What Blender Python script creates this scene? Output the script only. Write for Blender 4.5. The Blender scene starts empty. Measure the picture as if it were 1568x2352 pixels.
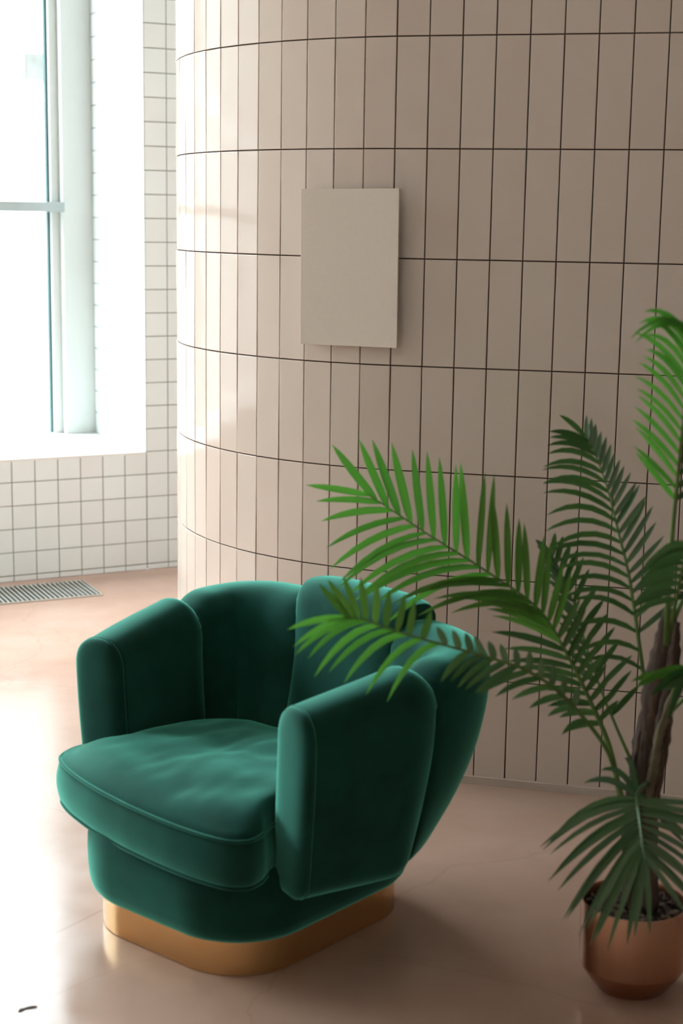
import bpy, bmesh, math, random
from mathutils import Vector, Matrix, noise

scene = bpy.context.scene
COL = scene.collection
random.seed(7)

# ------------------------------------------------------------------ camera
F_PX, PITCH, ROLL, CAM_H = 3638.1, -0.1822, 0.015386, 1.61886
CP, SP, CR, SR = math.cos(PITCH), math.sin(PITCH), math.cos(ROLL), math.sin(ROLL)
FW = Vector((0, CP, SP))
UP0 = Vector((0, -SP, CP))
RT0 = Vector((1, 0, 0))
RT = RT0 * CR + UP0 * SR
UP = -RT0 * SR + UP0 * CR
CAM = Vector((0, 0, CAM_H))
cam_data = bpy.data.cameras.new('camera')
cam = bpy.data.objects.new('camera', cam_data)
COL.objects.link(cam)
cam.matrix_world = Matrix(((RT.x, UP.x, -FW.x, CAM.x), (RT.y, UP.y, -FW.y, CAM.y),
                           (RT.z, UP.z, -FW.z, CAM.z), (0, 0, 0, 1)))
cam_data.sensor_fit = 'VERTICAL'
cam_data.sensor_height = 36.0
cam_data.lens = F_PX / 2352 * 36.0
cam_data.clip_start = 0.05
cam_data.clip_end = 200
cam_data.dof.use_dof = True
cam_data.dof.focus_distance = 4.7
cam_data.dof.aperture_fstop = 3.2
scene.camera = cam

# ------------------------------------------------------------------ light
world = bpy.data.worlds.new('overcast_sky')
scene.world = world
world.use_nodes = True
wbg = world.node_tree.nodes['Background']
wbg.inputs['Color'].default_value = (0.85, 0.945, 1.0, 1)
wbg.inputs['Strength'].default_value = 4.0
vs = scene.view_settings
vs.view_transform = 'Standard'
vs.look = 'None'
vs.gamma = 1.0
vs.use_curve_mapping = False
vs.exposure = 2.2

# frame of the window wall: along D2, outwards N2, origin at the foot of the opening's right jamb
WA = 0.48372
D2 = Vector((math.cos(WA), math.sin(WA), 0))
N2 = Vector((-D2.y, D2.x, 0))
A0 = Vector((-0.90447, 7.23359, 0))
SILL = 0.55574
WT = 0.105784
W_LEFT = -6.9
W_TOP = 4.2
REVEAL = 0.7


def wpt(t, dd, z):
    return A0 + D2 * t + N2 * dd + Vector((0, 0, z))


def wall_matrix():
    return Matrix(((D2.x, N2.x, 0, A0.x), (D2.y, N2.y, 0, A0.y), (0, 0, 1, 0), (0, 0, 0, 1)))


# window portal: guides sky light through the opening, gives off nothing itself
pl = bpy.data.lights.new('window_portal', 'AREA')
pl.shape = 'RECTANGLE'
pl.size = -W_LEFT
pl.size_y = W_TOP - SILL
pl.cycles.is_portal = True
po = bpy.data.objects.new('window_portal', pl)
COL.objects.link(po)
pm = Matrix(((D2.x, 0, N2.x, 0), (D2.y, 0, N2.y, 0), (0, 1, 0, 0), (0, 0, 0, 1)))
# area lights shine along local -Z : local Z must point outwards (N2)
po.matrix_world = Matrix.Translation(wpt(W_LEFT / 2, REVEAL + 0.14, (SILL + W_TOP) / 2)) @ pm


# ------------------------------------------------------------------ helpers
def tag(o, label=None, cat=None, group=None, kind=None):
    if label: o['label'] = label
    if cat: o['category'] = cat
    if group: o['group'] = group
    if kind: o['kind'] = kind
    return o


def obj(name, mesh, mat=None, parent=None, matrix=None):
    o = bpy.data.objects.new(name, mesh)
    COL.objects.link(o)
    if mat is not None and len(mesh.materials) == 0:
        mesh.materials.append(mat)
    if parent is not None:
        o.parent = parent
    if matrix is not None:
        o.matrix_local = matrix
    return o


def empty(name, matrix):
    o = bpy.data.objects.new(name, None)
    COL.objects.link(o)
    o.matrix_world = matrix
    o.empty_display_size = 0.1
    return o


def mesh_from(name, verts, faces, smooth=False):
    me = bpy.data.meshes.new(name)
    me.from_pydata([tuple(v) for v in verts], [], faces)
    me.update()
    bm = bmesh.new(); bm.from_mesh(me)
    bmesh.ops.recalc_face_normals(bm, faces=bm.faces)
    bm.to_mesh(me); bm.free()
    if smooth:
        for p in me.polygons: p.use_smooth = True
    return me


def box_verts(x0, x1, y0, y1, z0, z1):
    return [(x, y, z) for z in (z0, z1) for y in (y0, y1) for x in (x0, x1)]


BOX_F = [(0, 2, 3, 1), (4, 5, 7, 6), (0, 1, 5, 4), (2, 6, 7, 3), (0, 4, 6, 2), (1, 3, 7, 5)]


def boxes_mesh(name, blist, bevel=0.0, seg=2):
    v, f = [], []
    for b in blist:
        k = len(v)
        v += box_verts(*b)
        f += [tuple(i + k for i in q) for q in BOX_F]
    me = bpy.data.meshes.new(name)
    me.from_pydata(v, [], f)
    bm = bmesh.new(); bm.from_mesh(me)
    bmesh.ops.recalc_face_normals(bm, faces=bm.faces)
    if bevel > 0:
        bmesh.ops.bevel(bm, geom=list(bm.edges), offset=bevel, segments=seg, affect='EDGES', profile=0.5)
    bm.to_mesh(me); bm.free()
    return me


def tile_mesh(name, w, h, d, bevel):
    """flat glazed tile: front face towards -Y, centred in x and z, back at y=0"""
    me = bpy.data.meshes.new(name)
    v = box_verts(-w / 2, w / 2, -d, 0, -h / 2, h / 2)
    me.from_pydata(v, [], BOX_F)
    bm = bmesh.new(); bm.from_mesh(me)
    bmesh.ops.recalc_face_normals(bm, faces=bm.faces)
    ed = [e for e in bm.edges if all(abs(q.co.y + d) < 1e-6 for q in e.verts)]
    bmesh.ops.bevel(bm, geom=ed, offset=bevel, segments=2, affect='EDGES', profile=0.5)
    for f in bm.faces: f.smooth = False
    bm.to_mesh(me); bm.free()
    return me


def tube_mesh(name, pts, rad, n=8, closed=False):
    pts = [Vector(p) for p in pts]
    m = len(pts)
    if not hasattr(rad, '__len__'): rad = [rad] * m
    v, f = [], []
    ref = None
    for i, p in enumerate(pts):
        a = pts[i - 1] if (i > 0 or closed) else pts[i]
        b = pts[(i + 1) % m] if (i < m - 1 or closed) else pts[i]
        t = (b - a).normalized()
        if ref is None:
            ref = t.orthogonal().normalized()
        ref = (ref - t * ref.dot(t)).normalized()
        bi = t.cross(ref)
        for k in range(n):
            an = 2 * math.pi * k / n
            v.append(p + (ref * math.cos(an) + bi * math.sin(an)) * rad[i])
    rng = m if closed else m - 1
    for i in range(rng):
        j = (i + 1) % m
        for k in range(n):
            f.append((i * n + k, i * n + (k + 1) % n, j * n + (k + 1) % n, j * n + k))
    if not closed:
        f.append(tuple(range(n - 1, -1, -1)))
        f.append(tuple((m - 1) * n + k for k in range(n)))
    return mesh_from(name, v, f, True)


def lathe_mesh(name, prof, n=64):
    v, f = [], []
    for r, z in prof:
        for k in range(n):
            a = 2 * math.pi * k / n
            v.append((r * math.cos(a), r * math.sin(a), z))
    for i in range(len(prof) - 1):
        for k in range(n):
            f.append((i * n + k, i * n + (k + 1) % n, (i + 1) * n + (k + 1) % n, (i + 1) * n + k))
    return mesh_from(name, v, f, True)


def sharp(me, deg=35):
    bm = bmesh.new(); bm.from_mesh(me)
    for e in bm.edges:
        if len(e.link_faces) == 2 and e.calc_face_angle(0) > math.radians(deg):
            e.smooth = False
    bm.to_mesh(me); bm.free()
    return me


def catmull(P, n):
    P = [Vector(p) for p in P]
    Q = [P[0] * 2 - P[1]] + P + [P[-1] * 2 - P[-2]]
    out = []
    m = len(P) - 1
    for i in range(n + 1):
        u = i / n * m
        k = min(int(u), m - 1)
        t = u - k
        a, b, c, d = Q[k], Q[k + 1], Q[k + 2], Q[k + 3]
        out.append(0.5 * ((2 * b) + (c - a) * t + (2 * a - 5 * b + 4 * c - d) * t * t + (3 * b - a - 3 * c + d) * t ** 3))
    return out


# ------------------------------------------------------------------ materials
def new_mat(name):
    m = bpy.data.materials.new(name)
    m.use_nodes = True
    nt = m.node_tree
    return m, nt, nt.nodes['Principled BSDF']


def N(nt, kind, **kw):
    n = nt.nodes.new(kind)
    for k, v in kw.items():
        if hasattr(n, k): setattr(n, k, v)
    return n


def ramp(nt, src, stops):
    r = nt.nodes.new('ShaderNodeValToRGB')
    cr = r.color_ramp
    while len(cr.elements) < len(stops): cr.elements.new(0.5)
    for e, (p, c) in zip(cr.elements, stops):
        e.position = p; e.color = (*c, 1)
    nt.links.new(src, r.inputs[0])
    return r.outputs[0]


def noise_tex(nt, scale, detail=4, rough=0.5, coord='Object', stretch=None):
    tc = N(nt, 'ShaderNodeTexCoord')
    src = tc.outputs[coord]
    if stretch:
        mp = N(nt, 'ShaderNodeMapping'); mp.inputs['Scale'].default_value = stretch
        nt.links.new(src, mp.inputs[0]); src = mp.outputs[0]
    n = N(nt, 'ShaderNodeTexNoise')
    n.inputs['Scale'].default_value = scale
    n.inputs['Detail'].default_value = detail
    n.inputs['Roughness'].default_value = rough
    nt.links.new(src, n.inputs['Vector'])
    return n.outputs[0]


def bump(nt, bsdf, src, strength, dist=0.002):
    b = N(nt, 'ShaderNodeBump')
    b.inputs['Strength'].default_value = strength
    b.inputs['Distance'].default_value = dist
    nt.links.new(src, b.inputs['Height'])
    nt.links.new(b.outputs[0], bsdf.inputs['Normal'])


def simple(name, col, rough=0.5, metal=0.0, var=0.0, scale=8.0, bmp=0.0):
    m, nt, b = new_mat(name)
    b.inputs['Roughness'].default_value = rough
    b.inputs['Metallic'].default_value = metal
    n = noise_tex(nt, scale)
    lo = tuple(max(0, c * (1 - var)) for c in col); hi = tuple(min(1, c * (1 + var)) for c in col)
    nt.links.new(ramp(nt, n, [(0.3, lo), (0.7, hi)]), b.inputs['Base Color'])
    if bmp: bump(nt, b, n, bmp)
    return m


def tile_mat(name, col, var, rough, bmp):
    m, nt, b = new_mat(name)
    oi = N(nt, 'ShaderNodeObjectInfo')
    lo = tuple(c * (1 - var) for c in col); hi = tuple(min(1, c * (1 + var)) for c in col)
    lo = (lo[0] * 1.02, lo[1], lo[2] * 0.99)
    nt.links.new(ramp(nt, oi.outputs['Random'], [(0, lo), (1, hi)]), b.inputs['Base Color'])
    b.inputs['Roughness'].default_value = rough
    b.inputs['IOR'].default_value = 1.41
    tc = N(nt, 'ShaderNodeTexCoord')
    add = N(nt, 'ShaderNodeVectorMath', operation='ADD')
    sc = N(nt, 'ShaderNodeVectorMath', operation='SCALE'); sc.inputs['Scale'].default_value = 50
    cmb = N(nt, 'ShaderNodeCombineXYZ')
    for i in range(3): nt.links.new(oi.outputs['Random'], cmb.inputs[i])
    nt.links.new(cmb.outputs[0], sc.inputs[0])
    nt.links.new(tc.outputs['Object'], add.inputs[0]); nt.links.new(sc.outputs[0], add.inputs[1])
    n = N(nt, 'ShaderNodeTexNoise'); n.inputs['Scale'].default_value = 7; n.inputs['Detail'].default_value = 2
    nt.links.new(add.outputs[0], n.inputs['Vector'])
    bump(nt, b, n.outputs[0], bmp, 0.01)
    return m


M = {}
M['tile_pink'] = tile_mat('blush_glazed_tile', (0.765, 0.632, 0.553), 0.03, 0.06, 0.055)
M['grout_brown'] = simple('brown_grout', (0.105, 0.068, 0.05), 0.9, var=0.15, scale=30)
M['caulk'] = simple('blush_skim', (0.66, 0.53, 0.45), 0.6, var=0.05)
M['tile_white'] = tile_mat('white_glazed_tile', (0.83, 0.885, 0.885), 0.02, 0.18, 0.03)
M['grout_grey'] = simple('grey_grout', (0.22, 0.23, 0.185), 0.9, var=0.15, scale=30)
M['plaster'] = simple('white_plaster', (0.82, 0.82, 0.79), 0.7, var=0.02, scale=4, bmp=0.05)
M['room_wall'] = simple('warm_white_paint', (0.74, 0.72, 0.68), 0.8, var=0.03, scale=2)
M['frame_white'] = simple('white_frame', (0.60, 0.62, 0.60), 0.4, var=0.01)
M['alu'] = simple('grey_aluminium', (0.34, 0.38, 0.385), 0.4, 0.2, var=0.03)
M['gasket'] = simple('dark_teal_gasket', (0.012, 0.07, 0.075), 0.5, var=0.1)
M['paper'] = simple('off_white_board', (0.80, 0.68, 0.59), 0.75, var=0.015, scale=120, bmp=0.02)
M['steel'] = simple('steel_slat', (0.62, 0.62, 0.58), 0.35, 0.6, var=0.08, scale=20)
M['pit_shade'] = simple('pit_shade_black', (0.02, 0.022, 0.02), 0.8, var=0.2)
M['street'] = simple('pale_street', (0.55, 0.55, 0.53), 0.9, var=0.08, scale=1)
M['brick'] = tile_mat('white_painted_brick', (0.80, 0.79, 0.77), 0.07, 0.8, 0.2)
M['mortar'] = simple('grey_mortar', (0.13, 0.13, 0.122), 0.9, var=0.2, scale=6)
M['plain_wall'] = simple('pale_stone', (0.6, 0.6, 0.58), 0.9, var=0.06, scale=3)
m, nt, b = new_mat('white_painted_brickwork')
tcn = N(nt, 'ShaderNodeTexCoord')
mpn = N(nt, 'ShaderNodeMapping'); mpn.inputs['Rotation'].default_value = (math.radians(-90), 0, 0)
bt = N(nt, 'ShaderNodeTexBrick'); bt.inputs['Scale'].default_value = 1
bt.inputs['Brick Width'].default_value = 0.225; bt.inputs['Row Height'].default_value = 0.0785
bt.inputs['Mortar Size'].default_value = 0.007
bt.inputs['Color1'].default_value = (0.8, 0.79, 0.77, 1); bt.inputs['Color2'].default_value = (0.72, 0.71, 0.69, 1)
bt.inputs['Mortar'].default_value = (0.13, 0.13, 0.122, 1)
nt.links.new(tcn.outputs['Object'], mpn.inputs[0]); nt.links.new(mpn.outputs[0], bt.inputs['Vector'])
nt.links.new(bt.outputs['Color'], b.inputs['Base Color']); b.inputs['Roughness'].default_value = 0.9
M['facade'] = m
M['facade_band'] = simple('white_render', (0.88, 0.88, 0.87), 0.8, var=0.02)
M['facade_glass'] = simple('green_window_glass', (0.15, 0.225, 0.21), 0.3, var=0.06)

# polished pink concrete
m, nt, b = new_mat('polished_pink_concrete')
n1 = noise_tex(nt, 1.3, 6, 0.6)
n2 = noise_tex(nt, 9, 5, 0.6)
c1 = ramp(nt, n1, [(0.3, (0.43, 0.258, 0.19)), (0.52, (0.49, 0.31, 0.238)), (0.72, (0.53, 0.36, 0.292))])
c2 = ramp(nt, n2, [(0.3, (0.965, 0.96, 0.96)), (0.7, (1, 1, 1))])
mx = N(nt, 'ShaderNodeMix'); mx.data_type = 'RGBA'; mx.blend_type = 'MULTIPLY'
mx.inputs[0].default_value = 1
nt.links.new(c1, mx.inputs[6]); nt.links.new(c2, mx.inputs[7])
# hairline cracks: thin voronoi cell borders, broken up by noise
tc = N(nt, 'ShaderNodeTexCoord')
wn = N(nt, 'ShaderNodeTexNoise'); wn.inputs['Scale'].default_value = 2.2; wn.inputs['Detail'].default_value = 5
nt.links.new(tc.outputs['Object'], wn.inputs['Vector'])
wmx = N(nt, 'ShaderNodeMix'); wmx.data_type = 'RGBA'; wmx.inputs[0].default_value = 0.22
nt.links.new(tc.outputs['Object'], wmx.inputs[6]); nt.links.new(wn.outputs['Color'], wmx.inputs[7])
vo = N(nt, 'ShaderNodeTexVoronoi'); vo.feature = 'DISTANCE_TO_EDGE'; vo.inputs['Scale'].default_value = 1.1
nt.links.new(wmx.outputs[2], vo.inputs['Vector'])
cr = ramp(nt, vo.outputs['Distance'], [(0.0, (0.86, 0.84, 0.83)), (0.004, (1, 1, 1))])
mx2 = N(nt, 'ShaderNodeMix'); mx2.data_type = 'RGBA'; mx2.blend_type = 'MULTIPLY'; mx2.inputs[0].default_value = 0.6
nt.links.new(mx.outputs[2], mx2.inputs[6]); nt.links.new(cr, mx2.inputs[7])
sx, sy, sn = -0.674, 3.348, math.radians(55.6)     # a saw-cut joint running under the chair
sepv = N(nt, 'ShaderNodeSeparateXYZ'); nt.links.new(tc.outputs['Object'], sepv.inputs[0])
la = N(nt, 'ShaderNodeMath', operation='MULTIPLY'); la.inputs[1].default_value = -math.sin(sn); nt.links.new(sepv.outputs[0], la.inputs[0])
lb = N(nt, 'ShaderNodeMath', operation='MULTIPLY_ADD'); lb.inputs[1].default_value = math.cos(sn)
nt.links.new(sepv.outputs[1], lb.inputs[0]); nt.links.new(la.outputs[0], lb.inputs[2])
lc = N(nt, 'ShaderNodeMath', operation='SUBTRACT'); lc.inputs[1].default_value = -math.sin(sn) * sx + math.cos(sn) * sy
nt.links.new(lb.outputs[0], lc.inputs[0])
ld = N(nt, 'ShaderNodeMath', operation='ABSOLUTE'); nt.links.new(lc.outputs[0], ld.inputs[0])
lr = ramp(nt, ld.outputs[0], [(0.0, (0.72, 0.70, 0.69)), (0.0045, (1, 1, 1))])
mx3 = N(nt, 'ShaderNodeMix'); mx3.data_type = 'RGBA'; mx3.blend_type = 'MULTIPLY'; mx3.inputs[0].default_value = 0.8
nt.links.new(mx2.outputs[2], mx3.inputs[6]); nt.links.new(lr, mx3.inputs[7])
nt.links.new(mx3.outputs[2], b.inputs['Base Color'])
rr = N(nt, 'ShaderNodeMapRange')
rr.inputs[1].default_value = 0.3; rr.inputs[2].default_value = 0.7
rr.inputs[3].default_value = 0.15; rr.inputs[4].default_value = 0.24
nt.links.new(n2, rr.inputs[0]); nt.links.new(rr.outputs[0], b.inputs['Roughness'])
bump(nt, b, n2, 0.02, 0.003)
b.inputs['Specular IOR Level'].default_value = 0.28
M['floor'] = m


# green velvet
def velvet():
    m, nt, b = new_mat('emerald_velvet')
    n1 = noise_tex(nt, 7, 4, 0.55)
    n2 = noise_tex(nt, 420, 2, 0.5)
    c = ramp(nt, n1, [(0.32, (0.0024, 0.023, 0.016)), (0.68, (0.0045, 0.046, 0.034))])
    nt.links.new(c, b.inputs['Base Color'])
    b.inputs['Roughness'].default_value = 0.85
    b.inputs['Specular IOR Level'].default_value = 0.12
    b.inputs['Sheen Weight'].default_value = 1.0
    b.inputs['Sheen Roughness'].default_value = 0.42
    b.inputs['Sheen Tint'].default_value = (0.26, 1.0, 0.78, 1)
    bump(nt, b, n2, 0.12, 0.001)
    return m


M['velvet'] = velvet()
m, nt, b = new_mat('polished_brass')
b.inputs['Base Color'].default_value = (0.70, 0.45, 0.215, 1)
b.inputs['Metallic'].default_value = 1
n1 = noise_tex(nt, 14, 3, 0.5)
bump(nt, b, n1, 0.08, 0.01)
nt.links.new(ramp(nt, n1, [(0.3, (0.16,) * 3), (0.7, (0.28,) * 3)]), b.inputs['Roughness'])
M['brass'] = m
m, nt, b = new_mat('brushed_copper')
b.inputs['Metallic'].default_value = 1
n1 = noise_tex(nt, 12, 3, 0.5, stretch=(1, 1, 0.3))
nt.links.new(ramp(nt, n1, [(0.3, (0.40, 0.205, 0.128)), (0.7, (0.47, 0.245, 0.155))]), b.inputs['Base Color'])
b.inputs['Roughness'].default_value = 0.33
M['copper'] = m
M['soil'] = simple('dark_soil', (0.035, 0.025, 0.02), 0.95, var=0.5, scale=60, bmp=0.5)
M['gravel'] = simple('brown_gravel', (0.16, 0.115, 0.09), 0.85, var=0.6, scale=45)
m, nt, b = new_mat('fibrous_bark')
n1 = noise_tex(nt, 26, 5, 0.65, stretch=(3, 3, 0.35))
nt.links.new(ramp(nt, n1, [(0.3, (0.02, 0.011, 0.008)), (0.55, (0.08, 0.046, 0.031)), (0.75, (0.18, 0.115, 0.078))]), b.inputs['Base Color'])
b.inputs['Roughness'].default_value = 0.85
bump(nt, b, n1, 0.6, 0.006)
M['bark'] = m
M['sheath'] = simple('olive_sheath', (0.15, 0.12, 0.065), 0.7, var=0.45, scale=18, bmp=0.2)


def leaf_mat(name, lo, hi, trans):
    m, nt, b = new_mat(name)
    oi = N(nt, 'ShaderNodeObjectInfo')
    c = ramp(nt, oi.outputs['Random'], [(0, lo), (1, hi)])
    nt.links.new(c, b.inputs['Base Color'])
    b.inputs['Roughness'].default_value = 0.27
    b.inputs['IOR'].default_value = 1.5
    tr = N(nt, 'ShaderNodeBsdfTranslucent')
    nt.links.new(c, tr.inputs['Color'])
    mx = N(nt, 'ShaderNodeMixShader'); mx.inputs[0].default_value = trans
    nt.links.new(b.outputs[0], mx.inputs[1]); nt.links.new(tr.outputs[0], mx.inputs[2])
    nt.links.new(mx.outputs[0], nt.nodes['Material Output'].inputs['Surface'])
    return m


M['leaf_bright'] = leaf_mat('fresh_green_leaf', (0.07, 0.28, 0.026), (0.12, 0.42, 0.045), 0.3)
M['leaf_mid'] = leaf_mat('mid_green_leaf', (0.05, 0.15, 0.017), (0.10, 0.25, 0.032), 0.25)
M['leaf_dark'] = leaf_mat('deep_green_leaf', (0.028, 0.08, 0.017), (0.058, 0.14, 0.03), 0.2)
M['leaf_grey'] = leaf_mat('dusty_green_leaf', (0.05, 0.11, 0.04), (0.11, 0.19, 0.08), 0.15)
M['rachis'] = simple('green_stalk', (0.09, 0.17, 0.03), 0.5, var=0.25, scale=14)

m, nt, b = new_mat('window_glass')
tr = N(nt, 'ShaderNodeBsdfTransparent'); tr.inputs[0].default_value = (0.97, 0.99, 0.985, 1)
gl = N(nt, 'ShaderNodeBsdfGlossy'); gl.inputs['Roughness'].default_value = 0.0
fr = N(nt, 'ShaderNodeFresnel'); fr.inputs[0].default_value = 1.45
mx = N(nt, 'ShaderNodeMixShader')
geo = N(nt, 'ShaderNodeNewGeometry')
inv = N(nt, 'ShaderNodeMath', operation='SUBTRACT'); inv.inputs[0].default_value = 1.0
mul = N(nt, 'ShaderNodeMath', operation='MULTIPLY')
nt.links.new(geo.outputs['Backfacing'], inv.inputs[1])
nt.links.new(fr.outputs[0], mul.inputs[0]); nt.links.new(inv.outputs[0], mul.inputs[1])
nt.links.new(mul.outputs[0], mx.inputs[0]); nt.links.new(tr.outputs[0], mx.inputs[1]); nt.links.new(gl.outputs[0], mx.inputs[2])
nt.links.new(mx.outputs[0], nt.nodes['Material Output'].inputs['Surface'])
M['glass'] = m

# ------------------------------------------------------------------ room shell
CEIL = 4.4
XL, XR, YN = -7.6, 4.9, -2.6
IDM = Matrix.Identity(4)
WM = wall_matrix()

bl = wpt(-7.5, 0, 0); br = wpt(3.2, 0, 0)
fl_poly = [(XL, YN), (XR, YN), (XR, 9.2), (br.x, br.y), (bl.x, bl.y), (XL, bl.y)]


def slab(name, poly, z0, z1):
    n = len(poly)
    v = [(x, y, z0) for x, y in poly] + [(x, y, z1) for x, y in poly]
    f = [tuple(range(n)), tuple(range(n, 2 * n))] + [(i, (i + 1) % n, n + (i + 1) % n, n + i) for i in range(n)]
    return mesh_from(name, v, f)


floor = tag(obj('floor', slab('floor', fl_poly, -0.12, 0.0), M['floor']), kind='structure')
ceil = tag(obj('ceiling', slab('ceiling', fl_poly, CEIL, CEIL + 0.12), M['plaster']), kind='structure')
tag(obj('wall_left', boxes_mesh('wall_left', [(XL - 0.2, XL, YN - 0.2, bl.y + 0.2, 0, CEIL)]), M['room_wall']), kind='structure')
tag(obj('wall_near', boxes_mesh('wall_near', [(XL, XR + 0.2, YN - 0.2, YN, 0, CEIL)]), M['room_wall']), kind='structure')
tag(obj('wall_right', boxes_mesh('wall_right', [(XR, XR + 0.2, YN, 9.2, 0, CEIL)]), M['room_wall']), kind='structure')

# window wall (grout faced), opening from W_LEFT to 0
G = 0.004
wb = tag(obj('wall_back', boxes_mesh('wall_back', [
    (-7.5, W_LEFT, 0, 0.9, 0, CEIL), (W_LEFT, 0, 0, 0.9, 0, SILL - 0.012), (W_LEFT, 0, 0, 0.9, W_TOP, CEIL),
    (G, 3.2, 0, 0.9, 0, CEIL)]), M['grout_grey'], matrix=WM), kind='structure')
tw = WT - 0.0037
tm_full = tile_mesh('white_tile', tw, tw, G, 0.0012)
tm_full.materials.append(M['tile_white'])
LOWH = SILL - 5 * WT - 0.002
tm_low = tile_mesh('white_tile_cut', tw, LOWH - 0.002, G, 0.0012)
tm_low.materials.append(M['tile_white'])


def jit(a=0.0035):
    return Matrix.Rotation(random.uniform(-a, a), 4, 'X') @ Matrix.Rotation(random.uniform(-a, a), 4, 'Z')


for i in range(-15, 4):
    for r in range(5):
        obj('tile', tm_full, None, wb, Matrix.Translation((WT * (i + 0.5), 0, SILL - WT * (r + 0.5))) @ jit())
    obj('tile', tm_low, None, wb, Matrix.Translation((WT * (i + 0.5), 0, LOWH / 2)) @ jit(0.002))
for i in range(0, 3):
    for r in range(36):
        obj('tile', tm_full, None, wb, Matrix.Translation((WT * (i + 0.5), 0, SILL + WT * (r + 0.5))) @ jit())
# tiles beyond the frame on the left, as one surface of the same tile
mrest, nt, b = new_mat('white_tile_field')
tcn = N(nt, 'ShaderNodeTexCoord')
mpn = N(nt, 'ShaderNodeMapping'); mpn.inputs['Rotation'].default_value = (math.radians(-90), 0, 0)
mpn.inputs['Location'].default_value = (0, -SILL, 0)
bt = N(nt, 'ShaderNodeTexBrick'); bt.offset = 0; bt.inputs['Scale'].default_value = 1
bt.inputs['Brick Width'].default_value = WT; bt.inputs['Row Height'].default_value = WT
bt.inputs['Mortar Size'].default_value = 0.0021
bt.inputs['Color1'].default_value = (0.8, 0.79, 0.755, 1); bt.inputs['Color2'].default_value = (0.79, 0.78, 0.745, 1)
bt.inputs['Mortar'].default_value = (0.30, 0.30, 0.235, 1)
nt.links.new(tcn.outputs['Object'], mpn.inputs[0]); nt.links.new(mpn.outputs[0], bt.inputs['Vector'])
nt.links.new(bt.outputs['Color'], b.inputs['Base Color']); b.inputs['Roughness'].default_value = 0.2
obj('tile_field', boxes_mesh('tile_field', [(W_LEFT, -15 * WT, -G, 0, 0, SILL - 0.012), (-7.5, W_LEFT, -G, 0, 0, CEIL),
                                            (W_LEFT, 0, -G, 0, W_TOP, CEIL),
                                            (3 * WT, 3.2, -G, 0, SILL, CEIL), (4 * WT, 3.2, -G, 0, 0, SILL)]), mrest, wb)

# window reveal on the right of the opening, tiled, facing -D2
rv = tag(obj('wall_reveal', boxes_mesh('wall_reveal', [(0.0, G, 0.0, REVEAL + 0.16, SILL - 0.01, W_TOP)]), M['grout_grey'], matrix=WM), kind='structure')
RM = Matrix(((0, 1, 0, 0), (-1, 0, 0, 0), (0, 0, 1, 0), (0, 0, 0, 1)))   # tile front (-Y) -> -X, width -> along depth
for c in range(7):
    for r in range(34):
        if WT * (c + 1) - 0.0 > REVEAL + 0.06: continue
        obj('tile', tm_full, None, rv, Matrix.Translation((0.0, WT * (c + 0.5) - 0.003, SILL + WT * (r + 0.5))) @ RM @ jit())
# sill slab
tag(obj('trim_1', boxes_mesh('window_sill', [(W_LEFT, -0.001, -0.004, REVEAL + 0.16, SILL - 0.012, SILL)], 0.001, 1), M['plaster'], matrix=WM), kind='structure')

# window: post, sash, gasket, transom, panes
win = tag(empty('window_1', WM), kind='structure')
FR0, FR1 = REVEAL, REVEAL + 0.16
obj('frame', boxes_mesh('frame', [(-0.155, -0.004, FR0, FR1, SILL, W_TOP), (W_LEFT, W_LEFT + 0.15, FR0, FR1, SILL, W_TOP),
                                  (W_LEFT + 0.15, -0.155, FR0 + 0.02, FR1, W_TOP - 0.1, W_TOP)], 0.003, 1), M['frame_white'], win)
posts = [-0.155, -1.85, -3.5, -5.15, W_LEFT + 0.15]
for k, (a, bb) in enumerate(zip(posts[1:], posts[:-1])):
    a2 = a + 0.03 if k < 3 else a
    b2 = bb - 0.03 if k > 0 else bb
    s0 = obj('sash', boxes_mesh('sash', [(b2 - 0.042, b2, FR0 + 0.05, FR1 - 0.02, SILL, W_TOP - 0.1), (a2, a2 + 0.042, FR0 + 0.05, FR1 - 0.02, SILL, W_TOP - 0.1)], 0.002, 1), M['frame_white'], win)
    obj('gasket', boxes_mesh('gasket', [(b2 - 0.052, b2 - 0.042, FR0 + 0.075, FR1 - 0.05, SILL, W_TOP - 0.1), (a2 + 0.042, a2 + 0.052, FR0 + 0.075, FR1 - 0.05, SILL, W_TOP - 0.1)]), M['gasket'], s0)
    obj('pane', boxes_mesh('pane', [(a2 + 0.046, b2 - 0.046, FR0 + 0.092, FR0 + 0.1, SILL, W_TOP - 0.1)]), M['glass'], s0)
for x in posts[1:4]:
    obj('mullion', boxes_mesh('mullion', [(x - 0.03, x + 0.03, FR0 + 0.01, FR1, SILL, W_TOP - 0.1)], 0.003, 1), M['frame_white'], win)
obj('transom', boxes_mesh('transom', [(W_LEFT + 0.15, -0.153, FR0 - 0.025, FR1 - 0.03, 1.636, 1.684)], 0.003, 1), M['alu'], win)

# ------------------------------------------------------------------ curved tiled wall
CX, CY, CRAD, A00, TW, KT = 0.43592, 5.45098, 1.004356, -2.333509, 0.091457, 5.744305
Z1, TH = 2.115812, 0.30
DA = TW / CRAD
GD = 0.0045


def wall_at(k, inset=0.0):
    """point and outward normal on the curved wall's tile face at column k"""
    if k <= KT:
        a = A00 + DA * k
        n = Vector((math.cos(a), math.sin(a), 0))
        return Vector((CX, CY, 0)) + n * (CRAD - inset), n
    a = A00 + DA * KT
    n = Vector((math.cos(a), math.sin(a), 0))
    t = Vector((-math.sin(a), math.cos(a), 0))
    return Vector((CX, CY, 0)) + n * (CRAD - inset) + t * ((k - KT) * TW), n


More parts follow.
